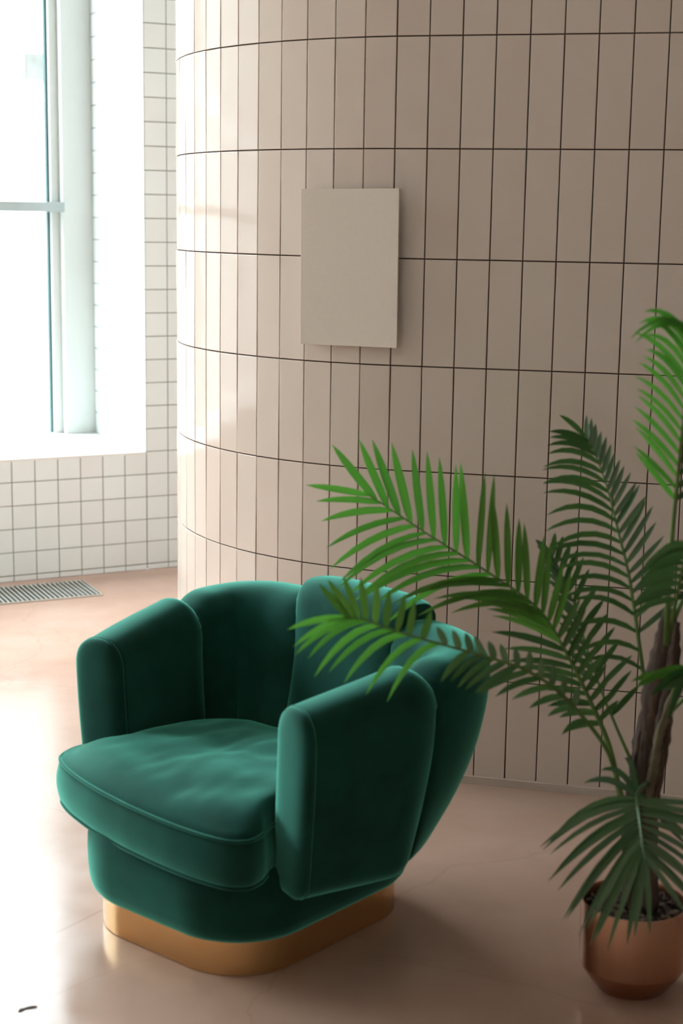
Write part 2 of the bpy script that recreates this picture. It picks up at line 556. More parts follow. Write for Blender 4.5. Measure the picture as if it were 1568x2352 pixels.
K0, K1 = -11, 20
ks = [-26 + 0.5 * i for i in range(int((KT + 26) * 2) + 1)] + [KT, 60]
outer = [wall_at(k, GD)[0] for k in ks]
inner = [wall_at(k, GD + 0.18)[0] for k in ks]
n = len(ks)
v = [(p.x, p.y, z) for z in (0, CEIL) for p in outer] + [(p.x, p.y, z) for z in (0, CEIL) for p in inner]
f = []
for i in range(n - 1):
    f.append((i, i + 1, n + i + 1, n + i))
    f.append((2 * n + i + 1, 2 * n + i, 3 * n + i, 3 * n + i + 1))
    f.append((n + i, n + i + 1, 3 * n + i + 1, 3 * n + i))
f.append((0, n, 3 * n, 2 * n)); f.append((n - 1, 3 * n - 1, 4 * n - 1, 2 * n - 1))
me = mesh_from('wall_curved', v, f)
wc = tag(obj('wall_curved', me, M['grout_brown']), kind='structure')
pt_mesh = tile_mesh('blush_tile', TW - 0.0031, TH - 0.0034, 0.006, 0.0016)
pt_mesh.materials.append(M['tile_pink'])
for k in range(K0, K1):
    p, nn = wall_at(k + 0.5, 0.0045)
    if k < KT < k + 1:
        pa, _ = wall_at(k, 0.0045); pb, _ = wall_at(k + 1, 0.0045)
        p = (pa + pb) / 2
        dd = (pb - pa).normalized(); nn = Vector((dd.y, -dd.x, 0))
    xax = Vector((-nn.y, nn.x, 0))
    for j in range(-1, 8):
        zc = Z1 - TH * (j - 1) - TH / 2
        mt = Matrix(((xax.x, -nn.x, 0, p.x), (xax.y, -nn.y, 0, p.y), (0, 0, 1, zc), (0, 0, 0, 1)))
        # front face sits at the fitted surface
        mt = mt @ Matrix.Translation((0, 0.0015, 0)) @ jit(0.006)
        obj('tile', pt_mesh, None, wc, mt)
uv_, uf_ = [], []


def add_tile(k, zc):
    pa, na = wall_at(k, 0.0045); pb, nb = wall_at(k + 1, 0.0045)
    dd = (pb - pa).normalized(); nn = Vector((dd.y, -dd.x, 0))
    c = (pa + pb) / 2
    k0 = len(uv_)
    for yy in (-0.0015, 0.0045):
        for sx, sz in ((-1, -1), (1, -1), (1, 1), (-1, 1)):
            uv_.append(c + dd * (sx * (TW - 0.0031) / 2) + nn * yy + Vector((0, 0, zc + sz * (TH - 0.0034) / 2)))
    uf_.extend([(k0 + 4, k0 + 5, k0 + 6, k0 + 7)] + [(k0 + i, k0 + (i + 1) % 4, k0 + 4 + (i + 1) % 4, k0 + 4 + i) for i in range(4)])


for k in list(range(-24, K0)) + list(range(K1, 55)):
    for j in range(-6, 8): add_tile(k, Z1 - TH * (j - 1) - TH / 2)
for k in range(K0, K1):
    for j in range(-6, -1): add_tile(k, Z1 - TH * (j - 1) - TH / 2)
tag(obj('outer_tiles', mesh_from('outer_tiles', uv_, uf_), M['tile_pink'], wc), kind='stuff')
# skim strip along the floor
pts_o = [wall_at(-12 + 0.5 * i, -0.0035)[0] for i in range(int((KT + 12) * 2) + 1)] + [wall_at(KT, -0.0035)[0], wall_at(40, -0.0035)[0]]
pts_i = [wall_at(-12 + 0.5 * i, 0.0045)[0] for i in range(int((KT + 12) * 2) + 1)] + [wall_at(KT, 0.0045)[0], wall_at(40, 0.0045)[0]]
n = len(pts_o)
v = [(p.x, p.y, 0.0) for p in pts_o] + [(p.x, p.y, 0.022) for p in pts_o] + [(p.x, p.y, 0.025) for p in pts_i]
f = [(i, i + 1, n + i + 1, n + i) for i in range(n - 1)] + [(n + i, n + i + 1, 2 * n + i + 1, 2 * n + i) for i in range(n - 1)]
tag(obj('baseboard_curved', mesh_from('baseboard_curved', v, f), M['caulk']), kind='structure')

# ------------------------------------------------------------------ blank board on the curved wall
yaw = -0.455
bm_ = Matrix.Translation((0.0105, 4.522, 1.4865)) @ Matrix.Rotation(yaw, 4, 'Z') @ Matrix.Rotation(-0.0085, 4, 'Y') @ Matrix.Rotation(-0.004, 4, 'X')
board = obj('blank_poster', boxes_mesh('blank_poster', [(-0.1525, 0.1525, -0.003, 0.003, -0.2195, 0.2195)], 0.0006, 1), M['paper'], matrix=bm_)
tag(board, 'blank off-white poster board fixed to the curved tiled wall', 'poster')
pads = boxes_mesh('adhesive_pad', [(-0.016, 0.016, 0.003, 0.0085, -0.016, 0.016)])
for zz in (-0.13, 0.13):
    obj('adhesive_pad', pads, M['paper'], board, Matrix.Translation((0.0, 0, zz)))

# ------------------------------------------------------------------ floor grille
GM = WM @ Matrix.Translation((-0.352, -0.122, 0)) @ Matrix.Rotation(math.radians(-2.0), 4, 'Z')
gr = empty('floor_grille', GM)
tag(gr, 'long steel slatted floor grille set in front of the white tiled wall', 'floor grille')
GL, GW = 1.5, 0.298
obj('pit_shade_plate', boxes_mesh('pit_shade_plate', [(-GL, 0, -GW, 0, 0.0, 0.0015)]), M['pit_shade'], gr)  # flat dark plate, its black stands in for the shade below the slats
obj('frame', boxes_mesh('grille_frame', [(-GL, 0, -0.006, 0, 0, 0.007), (-GL, 0, -GW, -GW + 0.006, 0, 0.007),
                                         (-0.006, 0, -GW + 0.006, -0.006, 0, 0.007), (-GL, -GL + 0.006, -GW + 0.006, -0.006, 0, 0.007)]), M['steel'], gr)
sl = boxes_mesh('slat', [(-0.0048, 0.0048, -GW + 0.006, -0.006, 0.0015, 0.0075)], 0.001, 1)
sl.materials.append(M['steel'])
for i in range(int(GL / 0.0205)):
    obj('slat', sl, None, gr, Matrix.Translation((-0.018 - 0.0205 * i, 0, 0)))

# ------------------------------------------------------------------ armchair
CH_TH = 43.0
CHO = Vector((-0.202, 3.548, 0))
chair = empty('armchair', Matrix.Translation(CHO) @ Matrix.Rotation(math.radians(CH_TH - 90), 4, 'Z'))
tag(chair, 'emerald green velvet tub armchair with channelled back and brass plinth', 'armchair')

PL_ROT = math.radians(7)


def rrect(hx, hy, r, n=14):
    out = []
    for cx, cy, a0 in ((hx - r, hy - r, 0), (-hx + r, hy - r, 90), (-hx + r, -hy + r, 180), (hx - r, -hy + r, 270)):
        for i in range(n + 1):
            a = math.radians(a0 + 90 * i / n)
            out.append(Vector((cx + r * math.cos(a), cy + r * math.sin(a), 0)))
    return out


def loft(name, rings, cap0=True, cap1=True, smooth=True):
    n = len(rings[0])
    v = [p for r in rings for p in r]
    f = []
    for i in range(len(rings) - 1):
        for k in range(n):
            f.append((i * n + k, i * n + (k + 1) % n, (i + 1) * n + (k + 1) % n, (i + 1) * n + k))
    if cap0: f.append(tuple(range(n - 1, -1, -1)))
    if cap1: f.append(tuple((len(rings) - 1) * n + k for k in range(n)))
    return mesh_from(name, v, f, smooth)


HX, HY, PR = 0.272, 0.315, 0.165


def off(d, z, r=None):
    return [Vector((p.x, p.y, z)) for p in rrect(HX + d, HY + d, (r or PR) + d)]


PM = Matrix.Rotation(PL_ROT, 4, 'Z')
rings = [off(-0.004, 0.0), off(0, 0.002), off(0, 0.02), off(0, 0.05), off(0, 0.09)]
obj('plinth_band', sharp(loft('plinth_band', rings)), M['brass'], chair, PM)
rings = [off(-0.03, 0.074), off(-0.004, 0.076), off(0.012, 0.084), off(0.024, 0.098), off(0.030, 0.118), off(0.033, 0.15),
         off(0.034, 0.19), off(0.032, 0.235), off(0.02, 0.25)]
obj('upholstered_base', loft('upholstered_base', rings), M['velvet'], chair, PM)

# seat cushion: T shaped, bowed front
half = [(0.0, -0.352), (0.12, -0.347), (0.22, -0.335), (0.30, -0.318), (0.362, -0.292), (0.392, -0.25), (0.398, -0.215), (0.385, -0.19),
        (0.345, -0.176), (0.322, -0.14), (0.318, -0.04), (0.316, 0.05), (0.30, 0.12), (0.255, 0.18), (0.17, 0.215), (0.0, 0.226)]
right = [(0.0, -0.352), (0.10, -0.349), (0.18, -0.342), (0.25, -0.330), (0.302, -0.312), (0.328, -0.280), (0.322, -0.240), (0.302, -0.205), (0.287, -0.165),
         (0.283, -0.10), (0.296, 0.0), (0.302, 0.07), (0.29, 0.13), (0.25, 0.18), (0.17, 0.215), (0.0, 0.226)]
loop = right + [(-x, y) for x, y in half[-2:0:-1]]
LP = catmull([Vector((x, y, 0)) for x, y in loop + [loop[0]]], 160)[:-1]
cc = Vector((0, -0.08, 0))


ZW_ = 0.345


def cring(scale, z, grow=0.0, wob=0.0):
    out = []
    m_ = scale ** 3 if scale < 0.985 else 1.0
    for p in LP:
        d = (p - cc)
        dn = d.normalized()
        e = dn * (1.0 / math.sqrt((dn.x / 0.36) ** 2 + (dn.y / 0.285) ** 2))
        dd_ = e.lerp(d, m_)
        q = cc + dd_ * scale + dn * grow
        zz = z
        if scale < 0.985 and z > ZW_:
            rho = min(1.0, (abs(q.x / 0.40) ** 3 + abs((q.y + 0.062) / 0.292) ** 3) ** (1 / 3))
            zz = ZW_ + 0.016 * (1 - scale ** 22) ** 0.6 + 0.052 * (1 - rho ** 3.2) ** 0.75 * (1 - scale ** 14)
        if wob:
            zz += wob * noise.noise(Vector((q.x * 9, q.y * 9, 3.1))) + wob * 0.5 * noise.noise(Vector((q.x * 24, q.y * 14, 1.7)))
        out.append(Vector((q.x, q.y, zz)))
    return out


ZB, ZW = 0.238, 0.345
rings = [cring(0.3, ZB - 0.003), cring(0.985, ZB)]
for i in range(1, 8):
    u = i / 8
    rings.append(cring(1.0, ZB + (ZW - ZB) * u, 0.012 * math.sin(math.pi * u)))
rings.append(cring(0.995, ZW))
for s_ in (0.985, 0.965, 0.94, 0.91, 0.87, 0.83, 0.78, 0.73, 0.68, 0.62, 0.56, 0.5, 0.44, 0.38, 0.32, 0.26, 0.2, 0.15, 0.1, 0.06, 0.025, 0.003):
    rings.append(cring(s_, ZW + 0.064 * (1 - s_ ** 3.6) ** 0.7, 0, 0.009 * min(1, 3 * (1 - s_))))
cush = obj('seat_cushion', loft('seat_cushion', rings), M['velvet'], chair)
obj('piping', tube_mesh('piping', cring(0.997, ZW, 0.002), 0.0042, 8, True), M['velvet'], cush)
obj('piping', tube_mesh('piping', cring(0.992, ZB + 0.002, 0.002), 0.0042, 8, True), M['velvet'], cush)

# shell panels
PATH_H = [(-0.362, -0.165), (-0.385, -0.06), (-0.402, 0.04), (-0.412, 0.135), (-0.396, 0.258), (-0.305, 0.328), (-0.172, 0.346)]
PATH = PATH_H + [(0.0, 0.350)] + [(-x, y) for x, y in PATH_H[::-1]]
NP = 560
CURVE = catmull([Vector((x, y, 0)) for x, y in PATH], NP)
KN = len(PATH) - 1


def path_at(u):
    x = max(0, min(1, u)) * NP
    i = min(int(x), NP - 1)
    p = CURVE[i].lerp(CURVE[i + 1], x - i)
    t = (CURVE[min(i + 2, NP)] - CURVE[max(i - 2, 0)]).normalized()
    return p, Vector((-t.y, t.x, 0)), t        # outward normal: left of travel for this winding


def smooth01(x):
    x = max(0, min(1, x)); return x * x * (3 - 2 * x)


Z_BOT = 0.195


LEAN_C = Vector((0, -0.02, 0))


def lean(u, z, p):
    """how far the shell draws in towards the chair's middle at height z"""
    w = smooth01((0.5 - abs(u - 0.5) - 0.15) / 0.17)
    lam = 0.035 + 0.125 * w
    q = max(0.0, 1 - (z - Z_BOT) / 0.42)
    amt = lam * q ** 1.9 - 0.02 * w * max(0, z - 0.6) / 0.15
    d = LEAN_C - p
    return d * (amt / d.length)


def profile(H, ztop, zbot, nseg=14):
    """closed loop (offset, z): up the outer side, over the top, down the inner side"""
    pts = []
    Rt = H * 0.98
    rb = min(0.045, H * 0.8)
    for i in range(6):
        a = math.radians(-90 + 90 * i / 6)
        pts.append((H - rb + rb * math.cos(a), zbot + rb + rb * math.sin(a)))
    for i in range(nseg):
        u = i / nseg
        pts.append((H, zbot + rb + (ztop - Rt - zbot - rb) * u))
    for i in range(16):
        a = math.radians(180 * i / 16)
        c = math.cos(a); s = math.sin(a)
        pts.append((math.copysign(abs(c) ** 0.85, c) * H, ztop - Rt + Rt * s ** 0.92))
    for i in range(nseg):
        u = i / nseg
        pts.append((-H, ztop - Rt - (ztop - Rt - zbot - rb) * u))
    for i in range(6):
        a = math.radians(180 + 90 * i / 6)
        pts.append((-H + rb + rb * math.cos(a), zbot + rb + rb * math.sin(a)))
    return pts


def panel(name, u0, u1, H0, ztop_f, pinch0, pinch1, seam_pleats, ncol=44):
    rings = []
    seed = u0 * 31
    for c in range(ncol + 1):
        vv = c / ncol
        # denser columns near the seams
        vv = 0.5 - 0.5 * math.cos(math.pi * vv)
        u = u0 + (u1 - u0) * vv
        p, nrm, t = path_at(u)
        e0 = 1 - vv; e1 = vv
        puff = 1.0
        if pinch0: puff *= 1 - pinch0 * (1 - (1 - (1 - min(1, vv / 0.22)) ** 2.2) ** 0.6)
        if pinch1: puff *= 1 - pinch1 * (1 - (1 - (1 - min(1, (1 - vv) / 0.22)) ** 2.2) ** 0.6)
        H = H0 * puff
        zt = ztop_f(vv)
        ring = []
        for (o, z) in profile(H, zt, Z_BOT):
            pos = p + nrm * o + lean(u, z, p)
            # pleats running out of the seams over the top roll
            for side, on in ((vv, seam_pleats[0]), (1 - vv, seam_pleats[1])):
                if on:
                    dist = side * (u1 - u0) * 1.55
                    topw = math.exp(-((z - (zt - 0.05)) / 0.05) ** 2)
                    pos = pos + nrm * (0.0035 * on * math.sin(o * 190 + z * 260) * math.exp(-(dist / 0.022) ** 2) * topw * (1 if o > 0 else -1))
            wob = noise.noise(Vector((pos.x * 5 + seed, pos.y * 5, z * 5)))
            pos = pos + nrm * (0.003 * wob * (1 if o > 0 else -1) * puff)
            ring.append(Vector((pos.x, pos.y, z)))
        rings.append(ring)
    return rings


def arm_top(v):           # v=0 at the front, 1 at the seam with the back
    z = 0.622 + 0.050 * min(1.0, v / 0.8) ** 0.9
    if v > 0.78: z -= 0.045 * ((v - 0.78) / 0.22) ** 2.2
    return z


def back_top(side):
    def g(v):
        w = v if side >= 0 else 1 - v          # 0 at the outer (arm) seam for side panels
        if side == 0:
            return 0.738 - 0.012 * abs(2 * v - 1) ** 4
        z = 0.676 + 0.016 * smooth01(w / 0.7)
        if w < 0.16: z -= 0.03 * (1 - w / 0.16) ** 2.5
        if w > 0.88: z -= 0.008 * ((w - 0.88) / 0.12) ** 2
        return z
    return g


def arm(u0, u1, flip):
    f_top = (lambda v: arm_top(1 - v)) if flip else arm_top
    if flip:
        rings = panel('arm', u0, u1, 0.072, f_top, 0.3, 0, (0.6, 0))
        end = rings[-1]; inward = rings[-2]
    else:
        rings = panel('arm', u0, u1, 0.072, f_top, 0, 0.3, (0, 0.6))
        end = rings[0]; inward = rings[1]
    fwd = Vector((0, -1, 0))
    # soft roll towards the front seam
    cen = sum(end, Vector()) / len(end)

    def inner_pt(q):       # spine of the front panel
        zz = max(Z_BOT + 0.05, min(arm_top(0) - 0.07, q.z))
        near = [e for e in end if abs(e.z - zz) < 0.02]
        mid = sum(near, Vector()) / len(near)
        return Vector((mid.x, mid.y, zz))
    spine = [inner_pt(q) for q in end]
    seq = []
    for k, (fr_, adv) in enumerate(((0.985, 0.006), (0.955, 0.0085))):
        seq.append([s_.lerp(q, fr_) + fwd * adv for q, s_ in zip(end, spine)])
    rr_ = seq[::-1] + rings if not flip else rings + seq
    o = obj('arm', loft('arm', rr_), M['velvet'], chair)
    cap = []
    for fr_, adv in ((0.955, 0.005), (0.985, 0.0095), (0.975, 0.016), (0.93, 0.0225), (0.84, 0.0275), (0.7, 0.031), (0.5, 0.033), (0.25, 0.034), (0.05, 0.034)):
        cap.append([s_.lerp(q, fr_) + fwd * adv for q, s_ in zip(end, spine)])
    obj('front_panel', loft('front_panel', cap), M['velvet'], o)
    seam = [s_.lerp(q, 0.972) + fwd * 0.0085 for q, s_ in zip(end, spine)]
    obj('seam_piping', tube_mesh('seam_piping', seam, 0.0026, 6, True), M['velvet'], o)


US = [0, 3 / KN, 6 / KN, 8 / KN, 11 / KN, 1]
arm(US[0], US[1], False)
arm(US[4], US[5], True)
for a_, b_, sd in ((US[1], US[2], 1), (US[2], US[3], 0), (US[3], US[4], -1)):
    e = 0.004
    pl_ = (0.9, 0.3) if sd == 1 else ((0.3, 0.3) if sd == 0 else (0.3, 0.9))
    rings = panel('back_panel', a_ - e, b_ + e, 0.078, back_top(sd), 0.24, 0.24, pl_)
    obj('back_panel', loft('back_panel', rings), M['velvet'], chair)

# ------------------------------------------------------------------ potted palm
PC = Vector((0.640, 3.190, 0))
palm = empty('potted_palm', Matrix.Translation(PC))
tag(palm, 'feathery green palm in a brushed copper pot beside the armchair', 'potted plant')
prof = [(0.001, 0.0), (0.071, 0.0), (0.074, 0.003), (0.108, 0.047), (0.1125, 0.056), (0.1125, 0.195), (0.1115, 0.1975), (0.1095, 0.197), (0.108, 0.193), (0.108, 0.165), (0.001, 0.165)]
obj('pot', sharp(lathe_mesh('pot', prof, 96), 25), M['copper'], palm)
sv, sf = [], []
RN, AN = 10, 40
for i in range(RN + 1):
    for k in range(AN):
        r = 0.1085 * i / RN; a = 2 * math.pi * k / AN
        sv.append((r * math.cos(a), r * math.sin(a), 0.176 + 0.012 * noise.noise(Vector((r * math.cos(a) * 30, r * math.sin(a) * 30, 0))) - 0.006 * (i / RN) ** 2))
for i in range(RN):
    for k in range(AN):
        sf.append((i * AN + k, i * AN + (k + 1) % AN, (i + 1) * AN + (k + 1) % AN, (i + 1) * AN + k))
obj('soil', mesh_from('soil', sv, sf, True), M['soil'], palm)
bm = bmesh.new()
for i in range(170):
    a = random.uniform(0, 2 * math.pi); r = 0.102 * math.sqrt(random.random())
    s_ = random.uniform(0.003, 0.0075)
    mt = Matrix.Translation((r * math.cos(a), r * math.sin(a), 0.178 + random.uniform(-0.002, 0.006))) @ Matrix.Rotation(random.uniform(0, 6), 4, Vector((random.random(), random.random(), 1))) @ Matrix.Diagonal((s_ * random.uniform(0.8, 1.5), s_, s_ * 0.7, 1))
    bmesh.ops.create_icosphere(bm, subdivisions=1, radius=1, matrix=mt)
me = bpy.data.meshes.new('gravel'); bm.to_mesh(me); bm.free()
tag(obj('gravel', me, M['gravel'], palm), kind='stuff')


def at(px, py, Y):
    """world point seen at the photograph's (px, py), standing at depth Y"""
    x = (px - 784) / F_PX; y = (1176 - py) / F_PX
    d = FW + RT * x + UP * y
    return CAM + d * (Y / d.y)


def loc(p):
    return p - PC


# trunk: several fibrous stems grown together
def stem(name, pts, rads, mat, lumps=0.0):
    P = catmull([loc(p) for p in pts], 36)
    n = len(P)
    rad = []
    for i in range(n):
        u = i / (n - 1) * (len(rads) - 1); k = min(int(u), len(rads) - 2)
        rr = rads[k] + (rads[k + 1] - rads[k]) * (u - k)
        rad.append(rr * (1 + lumps * math.sin(i * 2.3) + lumps * noise.noise(P[i] * 30)))
    me = tube_mesh(name, P, rad, 14)
    if lumps:
        for v_ in me.vertices:
            v_.co += v_.normal * 0.004 * noise.noise(Vector((v_.co.x * 90, v_.co.y * 90, v_.co.z * 9)))
    return obj(name, me, mat, palm)


root = PC + Vector((0.005, 0, 0.18))
stem('trunk', [root, at(1462, 1900, 3.19), at(1481, 1760, 3.2), at(1502, 1620, 3.21), at(1526, 1490, 3.22), at(1536, 1400, 3.22)],
     [0.030, 0.030, 0.032, 0.031, 0.026, 0.014], M['bark'], 0.08)
stem('trunk', [root + Vector((0.03, -0.01, 0)), at(1490, 1880, 3.17), at(1512, 1740, 3.17), at(1528, 1630, 3.18), at(1545, 1520, 3.19), at(1556, 1430, 3.19)],
     [0.018, 0.018, 0.018, 0.016, 0.013, 0.006], M['bark'], 0.12)
stem('sheath', [at(1488, 1850, 3.15), at(1500, 1770, 3.15), at(1512, 1700, 3.15), at(1530, 1630, 3.155), at(1556, 1560, 3.16)], [0.007, 0.009, 0.009, 0.006, 0.003], M['sheath'], 0.1)
stem('sheath', [at(1452, 1835, 3.17), at(1456, 1770, 3.16), at(1464, 1715, 3.165), at(1470, 1680, 3.17)], [0.006, 0.008, 0.006, 0.002], M['bark'], 0.1)

WPROF = [(0, 0.35), (0.06, 0.62), (0.18, 0.9), (0.36, 1.0), (0.55, 0.98), (0.72, 0.82), (0.87, 0.52), (1.0, 0.04)]
BUDGET = [300]
REST = [[], []]


def leaflet_geo(p0, d, L, W, nrm, droop, sidebend):
    verts, faces = [], []
    for i, (t, w) in enumerate(WPROF):
        c = p0 + d * (L * t) + Vector((0, 0, -droop)) * (t * t) + sidebend * (t * t)
        tan = (d * L + Vector((0, 0, -droop)) * (2 * t) + sidebend * (2 * t)).normalized()
        wv = tan.cross(nrm)
        if wv.length < 1e-4: wv = tan.orthogonal()
        wv.normalize()
        nn = wv.cross(tan).normalized()
        hw = W * w / 2
        verts += [c - wv * hw + nn * hw * 0.35, c, c + wv * hw + nn * hw * 0.35]
        if i:
            k = 3 * i
            faces += [(k - 3, k - 2, k + 1, k), (k - 2, k - 1, k + 2, k + 1)]
    return verts, faces


def interp(tab, s):
    """tab: list of (s, value)"""
    if s <= tab[0][0]: return tab[0][1]
    for (a, x), (b2, y) in zip(tab, tab[1:]):
        if s <= b2: return x + (y - x) * (s - a) / (b2 - a)
    return tab[-1][1]


def frond(ctrl, rad, leaf_mat_, sides, Wpx=19, facing=(0, 0, 1), seed=0, label=None, rach_mat=None):
    """ctrl: rachis control points (px, py, depth) from the base to the tip.
    sides: dicts with sgn(+1 = left of growth as seen in the photo), n, s0, s1, ang, len (px), droop (px), toward (tilt to the viewer)"""
    rnd = random.Random(seed)
    P = catmull([loc(at(*c)) for c in ctrl], 60)
    nP = len(P)
    rr = [rad * (1 - 0.8 * (i / (nP - 1)) ** 0.8) for i in range(nP)]
    fr_ = obj('frond', tube_mesh('frond', P, rr, 8), rach_mat or M['rachis'], palm)
    if label: fr_['label'] = label
    fn = (RT * facing[0] + UP * facing[1] - FW * facing[2]).normalized()
    for sd in sides:
        n = sd['n']
        for i in range(n):
            s = sd.get('s0', 0.2) + (sd.get('s1', 1.0) - sd.get('s0', 0.2)) * (i + 0.5) / n
            x = s * (nP - 1); k = min(int(x), nP - 2)
            p0 = P[k].lerp(P[k + 1], x - k)
            T = (P[min(k + 2, nP - 1)] - P[max(k - 1, 0)]).normalized()
            depth = (p0 + PC - CAM).dot(FW)
            m_px = depth / F_PX
            phi = math.atan2(T.dot(UP), T.dot(RT))
            a = phi + sd['sgn'] * math.radians(interp(sd['ang'], s) + rnd.uniform(-4, 4))
            tow = interp(sd['toward'], s) + rnd.uniform(-0.06, 0.06)
            d = (RT * math.cos(a) + UP * math.sin(a)) - FW * tow
            L = interp(sd['len'], s) * m_px * rnd.uniform(0.93, 1.06)
            dr = interp(sd['droop'], s) * m_px * rnd.uniform(0.85, 1.15)
            ff = sd.get('facing', facing)
            nrm = (RT * (ff[0] + rnd.uniform(-0.15, 0.15)) + UP * (ff[1] + rnd.uniform(-0.15, 0.15)) - FW * ff[2]).normalized()
            sb = T * (L * sd.get('curl', 0.0))
            V, Fc = leaflet_geo(p0, d, L, sd.get('W', Wpx) * m_px * rnd.uniform(0.9, 1.1), nrm, dr, sb)
            if BUDGET[0] > 0 and not sd.get('rest'):
                BUDGET[0] -= 1
                me = bpy.data.meshes.new('leaflet')
                me.from_pydata([tuple(q) for q in V], [], Fc)
                for q in me.polygons: q.use_smooth = True
                obj('leaflet', me, sd.get('mat', leaf_mat_), fr_)
            else:
                k0 = len(REST[0])
                REST[0].extend(V); REST[1].extend([tuple(q + k0 for q in f_) for f_ in Fc])
    return fr_


C0 = lambda x: [(0, x)]
# large frond reaching left over the chair
frond([(1424, 1830, 3.17), (1398, 1712, 3.17), (1350, 1600, 3.18), (1300, 1500, 3.2), (1234, 1397, 3.23), (1109, 1307, 3.29), (975, 1222, 3.35), (836, 1129, 3.40)],
      0.0065, M['leaf_bright'], [
    dict(sgn=-1, n=9, s0=0.74, s1=0.985, ang=[(0.7, 56), (0.8, 54), (0.88, 48), (0.94, 32), (1, 8)], len=[(0.7, 215), (0.8, 205), (0.9, 180), (1, 140)],
         droop=C0(-6), toward=[(0.4, 0.3), (1, 0.15)], W=19),
    dict(sgn=-1, n=10, s0=0.49, s1=0.74, ang=[(0.45, 40), (0.6, 50), (0.75, 58)], len=[(0.45, 125), (0.6, 165), (0.72, 220)],
         droop=C0(-4), toward=C0(0.4), W=17, mat=M['leaf_mid']),
    dict(sgn=+1, n=12, s0=0.68, s1=1.0, ang=[(0.6, 28), (0.8, 33), (0.9, 40), (1, 18)], len=[(0.6, 260), (0.75, 245), (0.88, 195), (1, 135)],
         droop=[(0.6, 112), (0.75, 125), (0.86, 98), (0.93, 40), (1, 0)], toward=[(0.4, 0.3), (1, 0.15)], W=16),
    dict(sgn=+1, n=11, s0=0.45, s1=0.68, ang=[(0.4, 22), (0.7, 26)], len=[(0.45, 190), (0.6, 240), (0.7, 250)],
         droop=[(0.4, 45), (0.6, 85), (0.7, 95)], toward=C0(0.35), W=14, mat=M['leaf_mid']),
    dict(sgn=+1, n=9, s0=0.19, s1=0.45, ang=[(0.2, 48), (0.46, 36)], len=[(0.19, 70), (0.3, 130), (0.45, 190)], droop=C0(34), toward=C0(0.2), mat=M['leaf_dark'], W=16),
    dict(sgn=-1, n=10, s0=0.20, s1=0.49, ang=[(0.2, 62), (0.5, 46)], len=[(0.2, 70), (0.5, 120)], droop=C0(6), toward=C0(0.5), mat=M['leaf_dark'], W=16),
], seed=1)
# lower frond pointing left in front of the chair back
frond([(1428, 1835, 3.14), (1409, 1762, 3.13), (1382, 1704, 3.11), (1304, 1609, 3.07), (1220, 1545, 3.02), (1131, 1513, 2.98), (1040, 1487, 2.94), (926, 1455, 2.90), (836, 1424, 2.87), (790, 1418, 2.86)],
      0.006, M['leaf_bright'], [
    dict(sgn=-1, n=9, s0=0.72, s1=0.985, ang=[(0.7, 86), (0.85, 74), (0.95, 48), (1, 30)], len=[(0.7, 65), (0.85, 95), (1, 105)], droop=C0(-4), toward=C0(0.8), W=18, mat=M['leaf_mid']),
    dict(sgn=+1, n=9, s0=0.68, s1=1.0, ang=[(0.7, 16), (0.85, 18), (0.95, 10), (1, -4)], len=[(0.7, 125), (0.85, 150), (1, 130)], droop=[(0.7, 125), (0.85, 108), (0.95, 70), (1, 28)], toward=C0(0.3), W=16),
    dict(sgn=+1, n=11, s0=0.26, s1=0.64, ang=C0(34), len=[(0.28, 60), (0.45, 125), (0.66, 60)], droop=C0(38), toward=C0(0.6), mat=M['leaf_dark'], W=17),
    dict(sgn=-1, n=12, s0=0.30, s1=0.70, ang=C0(52), len=C0(58), droop=C0(8), toward=C0(0.8), mat=M['leaf_grey'], W=17),
], seed=2)
# upright frond with leaflets combed to the left
frond([(1500, 1690, 3.22), (1478, 1556, 3.24), (1457, 1406, 3.27), (1440, 1304, 3.30), (1416, 1209, 3.33), (1396, 1127, 3.36), (1369, 1049, 3.39), (1338, 995, 3.42)],
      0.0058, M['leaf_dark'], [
    dict(sgn=+1, n=22, s0=0.14, s1=1.0, ang=[(0.2, 46), (0.6, 44), (0.85, 36), (0.95, 26), (1, 8)], len=[(0.2, 190), (0.45, 215), (0.6, 210), (0.8, 165), (1, 85)],
         droop=[(0.2, 95), (0.5, 112), (0.8, 78), (1, 14)], toward=C0(0.25), W=13),
    dict(sgn=-1, n=22, s0=0.22, s1=0.97, ang=[(0.2, 64), (0.6, 52), (1, 28)], len=[(0.2, 130), (0.5, 120), (0.75, 62), (1, 44)], droop=C0(-14), toward=[(0, -0.5), (1, -0.6)], W=14, mat=M['leaf_grey'], facing=(-0.3, 0.4, 0.8)),
], seed=3)
# tall frond leaving the picture on the right
frond([(1530, 1480, 3.15), (1535, 1340, 3.10), (1546, 1200, 3.06), (1558, 1080, 3.02), (1570, 960, 2.99), (1584, 860, 2.97), (1594, 800, 2.96), (1600, 760, 2.95)],
      0.0065, M['leaf_bright'], [
    dict(sgn=+1, n=21, s0=0.33, s1=0.98, ang=[(0.3, 40), (0.6, 36), (0.85, 34), (1, 50)], len=[(0.3, 150), (0.5, 185), (0.75, 225), (0.9, 225), (1, 190)],
         droop=[(0.3, 5), (0.5, 40), (0.75, 110), (1, 150)], toward=C0(0.25), W=13, mat=M['leaf_bright']),
    dict(sgn=-1, n=18, s0=0.33, s1=0.95, ang=C0(55), len=C0(150), droop=C0(30), toward=C0(0.1), rest=True, mat=M['leaf_dark']),
], seed=4)
